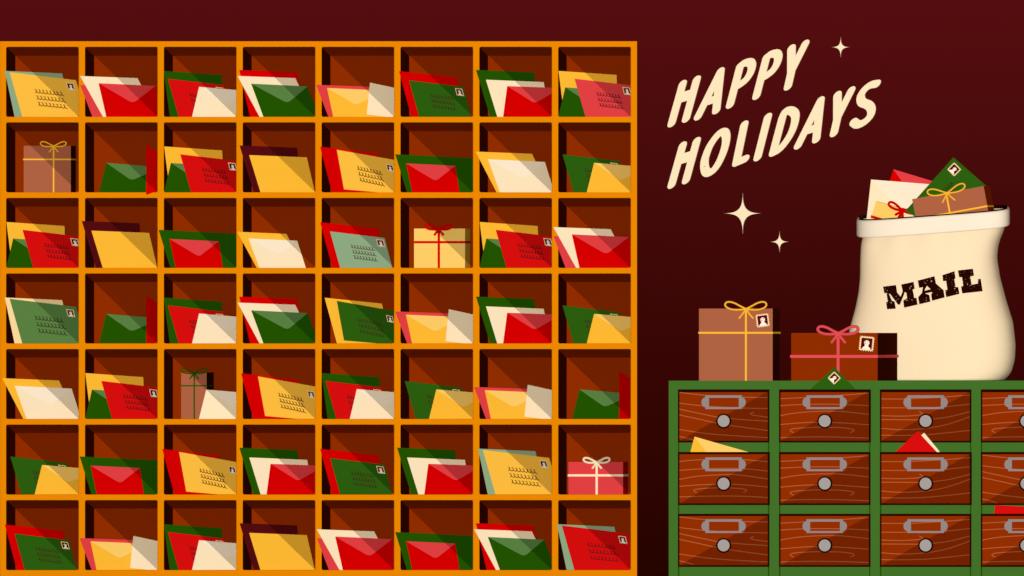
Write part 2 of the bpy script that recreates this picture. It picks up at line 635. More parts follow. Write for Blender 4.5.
def gift(label, group, x0, x1, y0, y1, yf, dpx, face, side, rib, rx, ry, rw, bow=1.0, rot=0.0, piv=None, ext=1.0, bow_at=None, tails=((-6.8, 9.2), (6.8, 9.2)), sink=0.0, stamp_at=None, hcut=None):
    """a wrapped box: front x0..x1, y0..y1 in picture px at depth yf, dpx deep; ribbon cross at rx, ry, half width rw"""
    piv = piv or (x0, y0)
    cr, sr = math.cos(rot), math.sin(rot)

    def q(x, y, y_=None, d=0.0):
        dx, dy = x - piv[0], y - piv[1]
        p = P(piv[0] + dx * cr - dy * sr, piv[1] + dx * sr + dy * cr, yf)
        return p + Vector((0, d, 0))
    D = dpx * S
    y2 = y1 + sink
    base = (q(x0, y2) + q(x1, y2)) / 2 + Vector((0, D / 2, 0))
    root = thing('gift_box', base, label, 'gift', group)
    rings = [[q(x, y, d=0) for x, y in ((x0, y0), (x1, y0), (x1, y2), (x0, y2))]]
    rings.append([p + Vector((0, D, 0)) for p in rings[0]])
    b = MB()
    v = rings[0] + rings[1]
    b.add(v, [(3, 2, 1, 0)], face)
    b.add(v, [(1, 2, 6, 5), (4, 5, 6, 7), (0, 4, 7, 3)], side)
    b.add(v, [(0, 1, 5, 4), (2, 3, 7, 6)], face)
    b.build('box', root, fix=True)
    t = 0.5 * S

    def ring(a, c_, wide):     # a flat band round the box: corner points in order
        pass
    # vertical band: front, top, back, bottom
    w = rw
    vb = MB()
    if True:
        xa, xb = rx - w, rx + w
        o = 0.5
        out = [(y0 - o, -o * S), (y2, -o * S), (y2, D + o * S), (y0 - o, D + o * S)]
        inn = [(y0 - .02, -.02 * S), (y2, -.02 * S), (y2, D + .02 * S), (y0 - .02, D + .02 * S)]
        vs = []
        for x in (xa, xb):
            vs += [q(x, yy, d=dd) for yy, dd in out]
            vs += [q(x, yy, d=dd) for yy, dd in inn]
        fs = []
        for i in range(4):
            j = (i + 1) % 4
            fs += [(i, j, 8 + j, 8 + i), (4 + i, 12 + i, 12 + j, 4 + j), (i, 4 + i, 4 + j, j), (8 + i, 8 + j, 12 + j, 12 + i)]
        vb.add(vs, fs, rib)
        vb.build('ribbon', root, fix=True)
    hb = MB()
    ha, hb_ = ry - w, ry + w
    e = ext
    xs0, xs1 = x0 - e, x1 + e * .4
    xs0 += .5
    back = (3.0 if group.startswith('gift boxes on') else 0.3) * S
    out = [(xs0, -.7 * S), (xs1, -.7 * S), (xs1, D + back), (xs0, D + back)]
    inn = [(x0 - .02, -.02 * S), (x1 + .02, -.02 * S), (x1 + .02, D + .02 * S), (x0 - .02, D + .02 * S)]
    vs = []
    for y in (ha, hb_):
        vs += [q(x, y, d=dd) for x, dd in out]
        vs += [q(x, y, d=dd) for x, dd in inn]
    fs = []
    for i in range(4):
        j = (i + 1) % 4
        fs += [(i, j, 8 + j, 8 + i), (4 + i, 12 + i, 12 + j, 4 + j), (i, 4 + i, 4 + j, j), (8 + i, 8 + j, 12 + j, 12 + i)]
    hb.add(vs, fs, rib)
    hb.build('ribbon', root, fix=True)
    bm_ = MB()
    bx, by = bow_at or (rx, y0 + 0.3)
    k = bow
    r_ = w * S
    off = -(w + 1.2) * S
    bx += (w + 1.6) * 0.24
    for sg in (1, -1):
        pts = smooth_line([(bx + sg * a * k, by + b_ * k) for a, b_ in LOOP], n=4)
        bm_.tube([q(x, y, d=off - math.sin(i / len(pts) * math.pi) * 1.5 * S) for i, (x, y) in enumerate(pts)], r_, rib)
    for a, b_ in tails:
        bm_.tube([q(bx, by, d=off), q(bx + a * .5 * k, by + b_ * .55 * k, d=off - .6 * S), q(bx + a * k, by + b_ * k, d=off)], r_, rib)
    # knot
    kp = [q(bx + 1.6 * w * math.cos(a), by + 0.6 + 1.5 * w * math.sin(a), d=off - w * S * .9) for a in [i * math.pi / 5 for i in range(10)]]
    bm_.slab(kp, 1.6 * w * S, rib)
    bm_.build('bow', root)
    if stamp_at:
        cx_, cy_, sz, ang = stamp_at
        sh = Sheet(0, 0, yf, 0, 0, 0)
        ca, sa = math.cos(ang), math.sin(ang)
        ex, ey = (sz * ca, sz * sa), (-sz * sa, sz * ca)
        stamp(sh, (cx_ - ex[0] / 2 - ey[0] / 2, cy_ - ex[1] / 2 - ey[1] / 2), ex, ey, root, lift=0.2)
    return root


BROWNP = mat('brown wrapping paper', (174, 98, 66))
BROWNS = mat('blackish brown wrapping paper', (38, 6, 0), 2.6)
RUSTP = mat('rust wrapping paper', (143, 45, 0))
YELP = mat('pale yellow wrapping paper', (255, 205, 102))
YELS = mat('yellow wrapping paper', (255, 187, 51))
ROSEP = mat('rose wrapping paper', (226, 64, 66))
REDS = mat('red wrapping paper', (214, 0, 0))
RIBY = mat('yellow ribbon', (255, 187, 51))
RIBR = mat('red ribbon', (214, 0, 0))
RIBG = mat('green ribbon', (35, 84, 0))
RIBP = mat('pink ribbon', (230, 78, 84))
RIBC = mat('cream ribbon', (255, 230, 188))

GG = 'gift boxes in the pigeonholes'


def cell_gift(r, c, label, x0, x1, xs, top, rx, ry, rw, face, side, rib, bow, inset=1.5, **kw):
    ax, ay = cell(r, c)
    slx = (CAM.x - P(ax, ay, Y_FRAME).x) / L
    slz = (P(ax, ay + HO, Y_FRAME).z - CAM.z) / L
    gift(label, GG, ax + x0 / Z, ax + x1 / Z, ay + top / Z, ay + HO + slz * inset - .1, Y_FRAME + inset * S, (xs - x1) / Z / slx,
         face, side, rib, ax + rx / Z, ay + ry / Z, rw, bow=bow, **kw)


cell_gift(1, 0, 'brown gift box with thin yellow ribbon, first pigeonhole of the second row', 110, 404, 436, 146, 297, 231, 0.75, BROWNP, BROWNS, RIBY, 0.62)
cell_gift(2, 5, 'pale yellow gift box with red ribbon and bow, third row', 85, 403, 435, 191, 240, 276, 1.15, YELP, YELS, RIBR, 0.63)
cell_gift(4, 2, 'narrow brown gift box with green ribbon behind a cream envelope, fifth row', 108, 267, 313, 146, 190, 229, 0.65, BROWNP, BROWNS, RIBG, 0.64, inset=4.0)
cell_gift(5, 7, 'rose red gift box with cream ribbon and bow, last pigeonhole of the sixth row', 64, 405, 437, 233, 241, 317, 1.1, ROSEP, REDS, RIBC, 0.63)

# ------------------------------------------------------------------ drawer cabinet
YC = Y_COUNTER
cab = thing('drawer_cabinet', Vector((P(875, 0, YC).x, YC + 0.35, FLOOR_Z)),
            'green painted cabinet of small brown wooden drawers at lower right', 'cabinet')
DX = [677.9, 779.0, 879.9, 980.8]
DW = 91.4
DY = [389.4, 452.0, 513.8]
DH = 53.1
XL, XR = 668.7, 1081.5
zt = P(0, 380.7, YC).z


def pb(mb, xa, ya, xb, yb_, y, thick, m):
    """box whose front face covers a picture rectangle at depth y"""
    a, b = P(xa, yb_, y), P(xb, ya, y)
    return mb.box((a.x, y, a.z), (b.x, y + thick, b.z), m)


body = MB()
a, b = P(XL, 576, YC), P(XR, 380.7, YC)
body.box((a.x, YC + 0.03, FLOOR_Z), (b.x, Y_WALL - 0.01, zt), GREEN)
body.build('carcass', cab)
edges = [XL] + [v for x in DX for v in (x, x + DW)] + [XR]
for i in range(5):
    xa, xb = edges[2 * i], edges[2 * i + 1]
    m_ = MB()
    a, b = P(xa, 576, YC), P(xb, 380.7, YC)
    m_.box((a.x, YC, FLOOR_Z), (b.x, YC + 0.03, zt), GREEN).build('stile', cab)
ys = [380.7] + [v for y in DY for v in (y, y + DH)]
for i in range(4):
    for x in DX:
        ya = ys[2 * i]
        a, b = P(x, 0, YC), P(x + DW, 0, YC)
        z1 = P(0, ya, YC).z
        z0 = P(0, ys[2 * i + 1], YC).z if i < 3 else FLOOR_Z
        m_ = MB().box((a.x, YC + (0.001 if i else 0), z0), (b.x, YC + 0.03, z1), GREEN)
        if i:
            g = 1.4 * S
            m_.box((a.x, YC, z0), (a.x + g, YC + 0.001, z1), GREEN2)
            m_.box((b.x - g, YC, z0), (b.x, YC + 0.001, z1), GREEN2)
        m_.build('rail', cab)

G1 = [[(30, 45), (300, 75), (600, 92), (940, 98)], [(30, 155), (300, 185), (600, 203), (940, 210)], [(30, 215), (250, 262), (500, 308), (940, 340)],
      [(30, 275), (250, 322), (500, 375), (940, 436)], [(798, 248), (762, 262), (800, 280), (940, 298)], [(30, 425), (400, 475), (940, 508)], [(30, 495), (120, 515), (180, 535)]]
G2 = [[(40, 122), (250, 112), (600, 90), (890, 68)], [(40, 188), (300, 176), (600, 176), (890, 188)], [(40, 285), (200, 258), (400, 244), (620, 244), (890, 272)],
      [(40, 370), (300, 350), (550, 350), (890, 372)], [(170, 448), (135, 428), (170, 410), (300, 400), (450, 396), (650, 402), (750, 422), (712, 448)], [(40, 495), (450, 488), (890, 500)]]
G3 = [[(45, 130), (300, 130), (600, 115), (900, 92)], [(45, 215), (300, 215), (600, 210), (900, 180)], [(45, 290), (230, 295), (380, 288), (450, 275), (415, 250)],
      [(45, 328), (400, 330)], [(545, 322), (700, 302), (900, 252)], [(45, 412), (250, 425), (500, 410), (700, 370), (900, 300)], [(45, 478), (250, 480), (500, 472), (900, 432)]]
G4 = [[(30, 130), (250, 112), (640, 112), (880, 132)], [(30, 215), (300, 198), (640, 198), (880, 222)], [(30, 302), (200, 272), (400, 258), (600, 258), (880, 298)],
      [(30, 368), (300, 350), (600, 350), (880, 375)], [(200, 430), (170, 410), (200, 395), (330, 385), (500, 383), (640, 392), (680, 408), (645, 428)], [(30, 470), (300, 462), (600, 462), (880, 475)]]
GR = {1: [[(x / 10.24 - 1.9, y / 10.24 - 1.4) for x, y in l] for l in G1], 2: [[(x / 9.6 - 3.0, y / 9.6 - 3.4) for x, y in l] for l in G2],
      3: [[(x / 9.6 - 3.9, y / 9.6 - 4.0) for x, y in l] for l in G3], 4: [[(x / 9.6 - 1.9, y / 9.6 - 4.0) for x, y in l] for l in G4]}
PAT = [[1, 2, 3, 2], [4, 2, 3, 1], [1, 2, 3, 2]]
PULLED = {(0, 1), (1, 0), (1, 2), (2, 3)}       # these stand a little open, post sticks out of them


def drawer(i, j):
    x, y = DX[j], DY[i]
    yf = YC - (5.0 if (i, j) in PULLED else 0.5) * S
    m_ = MB()
    pb(m_, x, y, x + DW, y + DH, yf, 2.0 * S, BORDER)
    a, b = P(x + 4, y + DH - 3, yf), P(x + DW - 4, y + 3, yf)
    m_.box((a.x, yf + 2 * S, a.z), (b.x, yf + 2.4 * S, b.z), BORDER)
    tp = 2.8 if i == 0 else 2.2
    pb(m_, x + 1.6, y + tp, x + DW - 1.6, y + DH - 1.7, yf - 0.3 * S, 0.35 * S, BROWN)
    for line in GR[PAT[i][j]]:
        pts = smooth_line(line, n=4)
        pts = [(min(max(u, 1.5), DW - 1.5), v) for u, v in pts]
        n = len(pts)
        up, dn = [], []
        for k in range(n):
            p, q_ = pts[max(k - 1, 0)], pts[min(k + 1, n - 1)]
            d = math.hypot(q_[0] - p[0], q_[1] - p[1]) or 1
            wx, wy = -(q_[1] - p[1]) / d * 0.42, (q_[0] - p[0]) / d * 0.42
            up.append((pts[k][0] + wx, pts[k][1] + wy))
            dn.append((pts[k][0] - wx, pts[k][1] - wy))
        F = lambda p: P(x + p[0], y + p[1], yf - 0.42 * S)
        n2 = len(up)
        vs = [F(p) for p in up] + [F(p) for p in dn]
        m_.add(vs, [(k + 1, k, n2 + k, n2 + k + 1) for k in range(n2 - 1)], GRAIN)
    dr = m_.build('drawer', cab)
    h = MB()
    yl = yf - 1.3 * S
    dy = 0.5 if i == 0 else 0
    X = lambda u, v, yy=yl: P(x + u, y + v + dy, yy)
    outer = [(27.4, 5.4)] + [(64.0, 5.4)]
    ear_r = [(64.0 + 3.9 * math.sin(a), 12.4 - 4.9 * math.cos(a)) for a in [k * math.pi / 8 for k in range(9)]]
    ear_l = [(27.4 - 3.9 * math.sin(a), 12.4 + 4.9 * math.cos(a)) for a in [k * math.pi / 8 for k in range(9)]]
    outer = [(27.4, 5.4), (64.0, 5.4)] + ear_r + [(64.0, 19.2), (27.4, 19.2)] + ear_l
    hole = [(31.1, 7.9), (60.9, 7.9), (60.9, 17.2), (31.1, 17.2)]
    h.slab([X(*p) for p in outer], 0.9 * S, STEEL, holes=[[X(*p) for p in hole]])
    h.build('label_holder', dr)
    kb = MB()
    cx_, cy_ = x + 45.7, y + 31.6
    ringp = lambda r_, yy: [P(cx_ + r_ * math.cos(t), cy_ + r_ * math.sin(t), yy) for t in [k * 2 * math.pi / 32 for k in range(32)]]
    kb.slab(ringp(7.5, yf - 0.9 * S), 0.6 * S, BORDER)
    vs = ringp(5.5, yf - 0.9 * S) + ringp(6.0, yf - 1.9 * S) + ringp(5.9, yf - 2.1 * S)
    n = 32
    fs = [(k, (k + 1) % n, n + (k + 1) % n, n + k) for k in range(n)] + [(n + k, n + (k + 1) % n, 2 * n + (k + 1) % n, 2 * n + k) for k in range(n)]
    fs.append(tuple(range(3 * n - 1, 2 * n - 1, -1)))
    fs.append(tuple(range(n)))
    kb.add(vs, fs, KNOB)
    kb.build('knob', dr, fix=True)


for i in range(3):
    for j in range(4):
        drawer(i, j)

# post caught in the drawers: it stands between the pulled drawer front and the rail, leaning a little forward
YD = YC - 1.5 * S


def caught(label, colour, poly, dark_tri=None, stamp_d=None, lift=0.0, v0=None, cat='envelope'):
    v0 = max(p[1] for p in poly)
    sh = Sheet(0, 0, YD - lift * S, 0, 0, 0.0, v0)
    low = [(p[0], p[1]) for p in poly]
    # the lower edge goes down behind the drawer front
    ap = min(poly, key=lambda p: p[1])
    def lower(p):
        return (p[0] + (p[0] - ap[0]) * 3 / (p[1] - ap[1]), p[1] + 3) if p[1] > v0 - 0.5 else p
    ext = [lower(p) for p in low]
    pts = [sh.at(*p) for p in ext]
    base = Vector((sum(p.x for p in pts) / len(pts), YD, min(p.z for p in pts)))
    root = thing(cat, base, label, cat, 'post sticking out of the drawers')
    MB().slab(pts, 0.4 * S, paper(colour)).build('body', root)
    if dark_tri:
        fo = MB().slab([sh.at(*lower(p), 0.28) for p in dark_tri], 0.25 * S, mat('flap ' + colour, FLAP[colour])).build('flap', root)
        fo['label'] = 'paler closed flap'
    if stamp_d:
        cx_, cy_, hd = stamp_d
        stamp(sh, (cx_, cy_ - hd), (hd, hd), (-hd, hd), root, lift=0.3)
    return root


# the upper drawer front sticks out less than this post, so lift it in front of that
caught('yellow envelope corner sticking up from the left drawer of the middle row', 'yellow',
       [(694.4, 436.6), (748.4, 452.0), (690.4, 452.0)], dark_tri=[(694.4, 436.6), (748.4, 452.0), (706.2, 452.0)], lift=0.6)
caught('bright red envelope corner sticking up from the third drawer of middle row', 'bright red',
       [(895.3, 452), (917.5, 431.2), (936.8, 452)], lift=0.9)
caught('narrow cream card edge poking up behind the red corner, third drawer', 'cream',
       [(921.3, 435.3), (924.2, 432.8), (940.0, 452), (931, 452)], lift=0.2, cat='card')
caught('bright red envelope strip over the bottom drawer at the right edge', 'bright red',
       [(995.1, 505.1), (1060, 508.5), (1060, 513.3), (994.1, 513.8)], lift=0.6)
caught('green envelope corner with bird stamp, sticking up before the rust gift box', 'green',
       [(810.3, 389.4), (834.3, 367.2), (855.4, 389.4)], stamp_d=(834.2, 378.0, 6.6), lift=0.6)

# ------------------------------------------------------------------ things on the cabinet
GT = 'gift boxes on the drawer cabinet'
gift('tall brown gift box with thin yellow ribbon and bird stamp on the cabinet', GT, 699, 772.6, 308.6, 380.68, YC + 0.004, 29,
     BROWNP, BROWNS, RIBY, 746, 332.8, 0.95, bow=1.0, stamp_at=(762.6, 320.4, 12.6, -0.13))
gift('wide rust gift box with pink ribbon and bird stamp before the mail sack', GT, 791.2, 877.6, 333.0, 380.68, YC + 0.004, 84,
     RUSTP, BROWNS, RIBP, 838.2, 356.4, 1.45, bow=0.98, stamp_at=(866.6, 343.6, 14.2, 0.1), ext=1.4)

# ------------------------------------------------------------------ mail sack
YS = 0.245
BY = 0.165           # half depth
sack = thing('mail_sack', Vector((P(935, 380, YS).x, YS, zt)), 'large cream cloth mail sack standing open on the cabinet, stuffed with post', 'sack')
LEFT = [(234, 863.6), (238, 862), (246, 860.8), (260, 860.2), (277, 860), (292, 858.6), (308, 855.4), (331, 849), (350, 846.4), (366, 848.6), (378, 853), (390, 862), (400, 876)]
RIGHT = [(222, 1005), (230, 1004.6), (238, 1001), (246, 998.4), (258, 997.2), (277, 1000.2), (300, 1006.3), (322, 1013.2), (345, 1015.8), (360, 1015.0), (373, 1011.3), (381, 1003.6), (390, 992), (400, 978)]


def interp(tab, y):
    if y <= tab[0][0]:
        return tab[0][1]
    for (a, va), (b, vb) in zip(tab, tab[1:]):
        if y <= b:
            t = (y - a) / (b - a)
            t2 = t
            return va + (vb - va) * t2
    return tab[-1][1]


def smooth_interp(tab, y):
    return sum(interp(tab, y + d) for d in (-3, -1.5, 0, 1.5, 3)) / 5


zbase_py = 576 - (zt - 0) / S           # picture row (at this depth) of the cabinet top
# find the row whose P(.., YS).z equals the cabinet top
lo, hi = 370.0, 430.0
for _ in range(40):
    mid = (lo + hi) / 2
    if P(935, mid, YS).z > zt:
        lo = mid
    else:
        hi = mid
PYB = lo
NEXP = 2.7
NRING, NSEG = 60, 96


def se(t, n=NEXP):
    c, s = math.cos(t), math.sin(t)
    return math.copysign(abs(c) ** (2 / n), c), math.copysign(abs(s) ** (2 / n), s)


def narrow(hw, by):
    """the sack is seen a little from its right, so its widest outline is wider than its half width"""
    sh_ = 0.235 * by / S
    ex = max(hw * se(t)[0] + sh_ * se(t)[1] for t in [k * 0.02 for k in range(79)]) - hw
    return hw - ex


def sack_ring(py):
    k = (py - 226) / (PYB - 226)
    xl, xr = smooth_interp(LEFT, py), smooth_interp(RIGHT, py)
    if py > 398:
        xl, xr = xl + (py - 398) * 1.2, xr - (py - 398) * 1.2
    by = BY * min(1.0, 0.78 + 0.3 * k) * (1 - max(0, (py - 380) / 200))
    return (xl + xr) / 2, narrow((xr - xl) / 2, by), by


def fold(u, py):
    """soft gathers under the cuff and gentle puffs lower down (px forward)"""
    k = max(0.0, 1 - (py - 230) / 34)
    g = 1.6 * k * math.sin(u * 9.0 + 0.7) * math.cos(u * 4.0)
    m = 1.0 * math.exp(-((py - 300) / 40) ** 2) * math.cos(u * 1.4)
    return (g + m) * (1 - u ** 4)


PY0 = 224.0


def sack_pt(t, py):
    w = max(0.0, 1 - (py - PY0) / 60.0)
    w = w * w * (3 - 2 * w)
    a, b_ = se(t)
    # the mouth slants: lower at the left, higher at the back
    k = (py - 226) / (PYB - 226)
    xl, xr = smooth_interp(LEFT, py + 5.4 * w), smooth_interp(RIGHT, py - 5.2 * w)
    by = sack_ring(py)[2]
    hw = narrow((xr - xl) / 2, by)
    cx_ = (xl + xr) / 2
    px = cx_ + hw * a
    q = P(px, py - w * (0.074 * (px - 933.2) + 4.2 * b_), YS)
    q.y = YS + by * b_ - (fold(a, py) * S if b_ < 0 else 0) * min(1, abs(b_) * 1.5)
    return q


bm_ = MB()
vs, fs = [], []
rows = [PY0 + (PYB - PY0) * i / NRING for i in range(NRING + 1)]
for py in rows:
    for k in range(NSEG):
        vs.append(sack_pt(2 * math.pi * k / NSEG, py))
for i in range(NRING):
    for k in range(NSEG):
        l = (k + 1) % NSEG
        fs.append((i * NSEG + k, i * NSEG + l, (i + 1) * NSEG + l, (i + 1) * NSEG + k))
fs.append(tuple(NRING * NSEG + k for k in range(NSEG)))
bm_.add(vs, fs, SACK)
bm_.build('sack_body', sack, smooth=True, fix=True)


def rim(t, bulge, drop, a_, b_, dz=0.0):
    c, s = math.cos(t), math.sin(t)
    c, s = math.copysign(abs(c) ** (2 / 4.0), c), math.copysign(abs(s) ** (2 / 4.0), s)
    px = 933.2 + a_ * c
    bulge *= 0.7 if s > 0 else 1
    py = 212.9 - 0.074 * (px - 933.2) - bulge * s + drop
    return P(px, py + dz, YS + b_ * s)


prof = [(4.8, 15.6, 74.6, 0.166), (4.8, 16.0, 76.4, 0.173), (4.4, 14.8, 76.8, 0.175), (3.4, 2.0, 76.6, 0.175), (3.3, 0.0, 75.6, 0.172), (3.3, -.1, 73.6, 0.163), (3.3, 3.0, 72.6, 0.158)]
vs, fs = [], []
for pr in prof:
    for k in range(NSEG):
        vs.append(rim(2 * math.pi * k / NSEG, pr[0], pr[1], pr[2], pr[3]))
for i in range(len(prof) - 1):
    for k in range(NSEG):
        l = (k + 1) % NSEG
        fs.append((i * NSEG + k, i * NSEG + l, (i + 1) * NSEG + l, (i + 1) * NSEG + k))
MB().add(vs, fs, CUFF).build('cuff', sack, smooth=True, fix=True)
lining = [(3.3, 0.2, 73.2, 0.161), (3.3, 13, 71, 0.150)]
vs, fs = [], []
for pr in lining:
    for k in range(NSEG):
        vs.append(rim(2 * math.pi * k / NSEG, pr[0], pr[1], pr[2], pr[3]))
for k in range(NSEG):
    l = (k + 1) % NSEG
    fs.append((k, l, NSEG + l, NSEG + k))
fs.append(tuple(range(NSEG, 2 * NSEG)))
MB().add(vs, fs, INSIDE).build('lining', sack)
MB().tube([rim(2 * math.pi * k / 64, 3.3, -0.5, 73.4, 0.1615) for k in range(64)], 0.75 * S, INSIDE, closed=True, sides=6).build('mouth_shade_ring', sack)  # added ring standing in for the dark of the sack's opening

# MAIL, printed on the front of the sack
ink = bpy.data.materials.new('worn printing ink')
ink.use_nodes = True
nt = ink.node_tree
bs = nt.nodes['Principled BSDF']
bs.inputs['Roughness'].default_value = 1
bs.inputs['Specular IOR Level'].default_value = 0
ns = nt.nodes.new('ShaderNodeTexNoise')
ns.inputs['Scale'].default_value = 150
ns.inputs['Detail'].default_value = 3
gm = nt.nodes.new('ShaderNodeNewGeometry')
cr = nt.nodes.new('ShaderNodeValToRGB')
cr.color_ramp.elements[0].position = 0.68
cr.color_ramp.elements[1].position = 0.70
cr.color_ramp.elements[0].color = tuple(lin(v) / GAIN for v in (38, 6, 0)) + (1,)
cr.color_ramp.elements[1].color = tuple(lin(v) / GAIN for v in (230, 200, 160)) + (1,)
nt.links.new(gm.outputs['Position'], ns.inputs['Vector'])
nt.links.new(ns.outputs['Fac'], cr.inputs[0])
nt.links.new(cr.outputs[0], bs.inputs['Base Color'])


def on_sack(px, py, lift):
    """point on the front of the sack seen at this place of the picture"""
    y = YS - BY
    for _ in range(12):
        w = P(px, py, y)
        # same point expressed at the depth of the sack's middle
        u = 512 + ((w.x - CAM.x) * L / (L + YS) + CAM.x) / S
        v = 576 - ((w.z - CAM.z) * L / (L + YS) + CAM.z) / S
        cx_, hw, by = sack_ring(v)
        a = max(-0.98, min(0.98, (u - cx_) / hw))
        b_ = -(1 - abs(a) ** NEXP) ** (1 / NEXP)
        y = YS + by * b_ - fold(a, v) * S * min(1, abs(b_) * 1.5)
    return P(px, py, y - lift * S)


GL = {
    'M': [(75, 262), (210, 246), (222, 325), (262, 372), (285, 310), (268, 240), (398, 212), (410, 285), (388, 292), (405, 385), (428, 380), (440, 455), (300, 487), (290, 412), (332, 385), (322, 325), (305, 322), (252, 455), (235, 455), (150, 340), (135, 340), (165, 410), (195, 425), (208, 498), (118, 503), (108, 430), (125, 425), (112, 330), (88, 332)],
    'A': [(445, 198), (620, 152), (637, 230), (717, 300), (730, 378), (598, 413), (588, 350), (603, 320), (520, 335), (565, 352), (577, 423), (462, 450), (450, 375), (490, 330), (500, 268), (460, 275)],
    'I': [(707, 140), (834, 98), (845, 172), (832, 185), (847, 270), (872, 266), (887, 340), (749, 375), (737, 300), (762, 295), (747, 200), (717, 205)],
    'L': [(874, 90), (1030, 72), (1042, 145), (1002, 155), (1017, 243), (1087, 230), (1090, 180), (1114, 180), (1134, 312), (920, 335), (907, 262), (930, 255), (917, 160), (887, 165)],
}
for ch, pl in GL.items():
    to = lambda p: on_sack(876 + p[0] / 10.667, 262 + p[1] / 10.667, 1.3)
    holes = [[to(p) for p in ((540, 252), (582, 290), (512, 308))]] if ch == 'A' else []
    o = MB().slab([to(p) for p in pl], 1.4 * S, ink, holes=holes).build('printed_letter', sack)
    o['label'] = f'worn dark printed letter {ch}'

# contents of the sack
GS = 'post in the mail sack'


def sack_env(label, colour, poly, y, flap=None, stamp_d=None, wr=None):
    sh = Sheet(0, 0, y, 0, 0, 0)
    pts = [sh.at(*p) for p in poly]
    base = Vector((sum(p.x for p in pts) / len(pts), y, min(p.z for p in pts)))
    root = thing('envelope', base, label, 'envelope', GS)
    MB().slab(pts, 0.5 * S, paper(colour)).build('body', root)
    if flap:
        fo = MB().slab([sh.at(u, v, 0.32) for u, v in flap], 0.3 * S, mat('flap ' + colour, FLAP[colour])).build('flap', root)
        fo['label'] = 'paler closed flap'
    if stamp_d:
        cx_, cy_, hd = stamp_d
        stamp(sh, (cx_, cy_ - hd), (hd, hd), (-hd, hd), root, lift=0.3)
    if wr:
        writing(sh, *wr[:4], mat('ink on ' + colour, INK[colour]), root, n=4, lines=2)
    return root


sack_env('red flap-side envelope sticking out behind the cream one in the mail sack', 'red',
         [(893.3, 169.2), (946, 185.2), (934, 221), (882, 207)], 0.335, flap=[(893.3, 169.2), (946, 185.2), (922, 200), (913, 197)])
sack_env('cream flap-side envelope at the left of the mail sack', 'cream',
         [(871.0, 179.5), (940, 185.0), (936.5, 224), (866.3, 222)], 0.30, flap=[(871.0, 179.5), (940, 185.0), (912, 214), (905, 213)])
sack_env('dark green addressed envelope with bird stamp, standing on its corner in the sack', 'green',
         [(953.4, 157.3), (987.5, 187.0), (958, 221), (921.8, 221), (905.6, 210.6)], 0.236, stamp_d=(954.2, 169.4, 7.0),
         wr=((942.6, 190.2), (2.3, -2.3), 3.0, (3.6, 3.4), None))
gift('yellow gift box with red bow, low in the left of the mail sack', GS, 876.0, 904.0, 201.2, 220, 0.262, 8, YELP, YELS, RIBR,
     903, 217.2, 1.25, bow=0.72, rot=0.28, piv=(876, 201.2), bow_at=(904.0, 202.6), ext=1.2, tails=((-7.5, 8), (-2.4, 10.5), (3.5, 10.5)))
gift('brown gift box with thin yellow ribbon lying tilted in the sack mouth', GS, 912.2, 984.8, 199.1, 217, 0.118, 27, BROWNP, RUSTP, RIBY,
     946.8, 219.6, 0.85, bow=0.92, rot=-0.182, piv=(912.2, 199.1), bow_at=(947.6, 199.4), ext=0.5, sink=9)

# ------------------------------------------------------------------ greeting letters and sparkles on the wall
YLET = Y_WALL - 0.008
PEN_R = 4.05
pen = []
for k in range(20):
    a, b_ = PEN_R * math.cos(k * math.pi / 10), PEN_R * math.sin(k * math.pi / 10)
    pen.append((a + 0.3 * b_, -0.3 * a - b_))
H1 = [[(671.6, 123.2), (682.6, 84.0)], [(686.0, 118.6), (696.6, 79.6)], [(679.0, 99.4), (688.5, 96.6)], [(680.2, 96.4), (690.2, 93.4)]]
A1 = [[(698.0, 116.4), (720.4, 71.4)], [(716.2, 110.2), (720.4, 71.4)], [(706, 102.0), (716.5, 98.6)]]
P1 = [[(730.0, 104.6), (740.0, 66.2)], smooth_line([(740, 66.2), (744.5, 63), (750, 62.4), (751.9, 66.4), (750, 73.5), (745.6, 80), (739.5, 84.6), (735.4, 86.6)])]
Y1 = [[(791.4, 48.4), (791.3, 71.5)], [(805.2, 43.8), (791.3, 71.5)], [(791.3, 71.5), (787.9, 86.4)]]
O1 = [smooth_line([(704.3, 163.5), (705.4, 170.8), (709, 172.8), (714.5, 169), (719.8, 160.5), (724.3, 149), (726.2, 139), (725.0, 132.9), (721.2, 132.2), (716.2, 136.6), (709.8, 145.8), (705.7, 156)], closed=True) + [(704.3, 163.5)]]
L1 = [[(744.2, 124.6), (736.3, 162.6)], [(736.3, 162.6), (745.2, 158.8)]]
I1 = [[(767.8, 117.0), (757.6, 157.2)]]
D1 = [[(782.4, 117), (773.0, 152.6)], smooth_line([(782.4, 117), (785.4, 111.4), (790.6, 110.6), (794.9, 114), (795.0, 121), (792, 131), (786.3, 141), (779.5, 149), (773.0, 152.6)])]
S1 = [smooth_line([(876.6, 83.8), (870.5, 85), (864.4, 89.6), (860.6, 96.2), (862.0, 102.2), (868.4, 105.0), (871.3, 109.4), (870.4, 115.6), (865.0, 121.6), (858.0, 124.6), (853.6, 122.0)])]


def off(strokes, dx, dy):
    return [[(x + dx, y + dy) for x, y in s] for s in strokes]


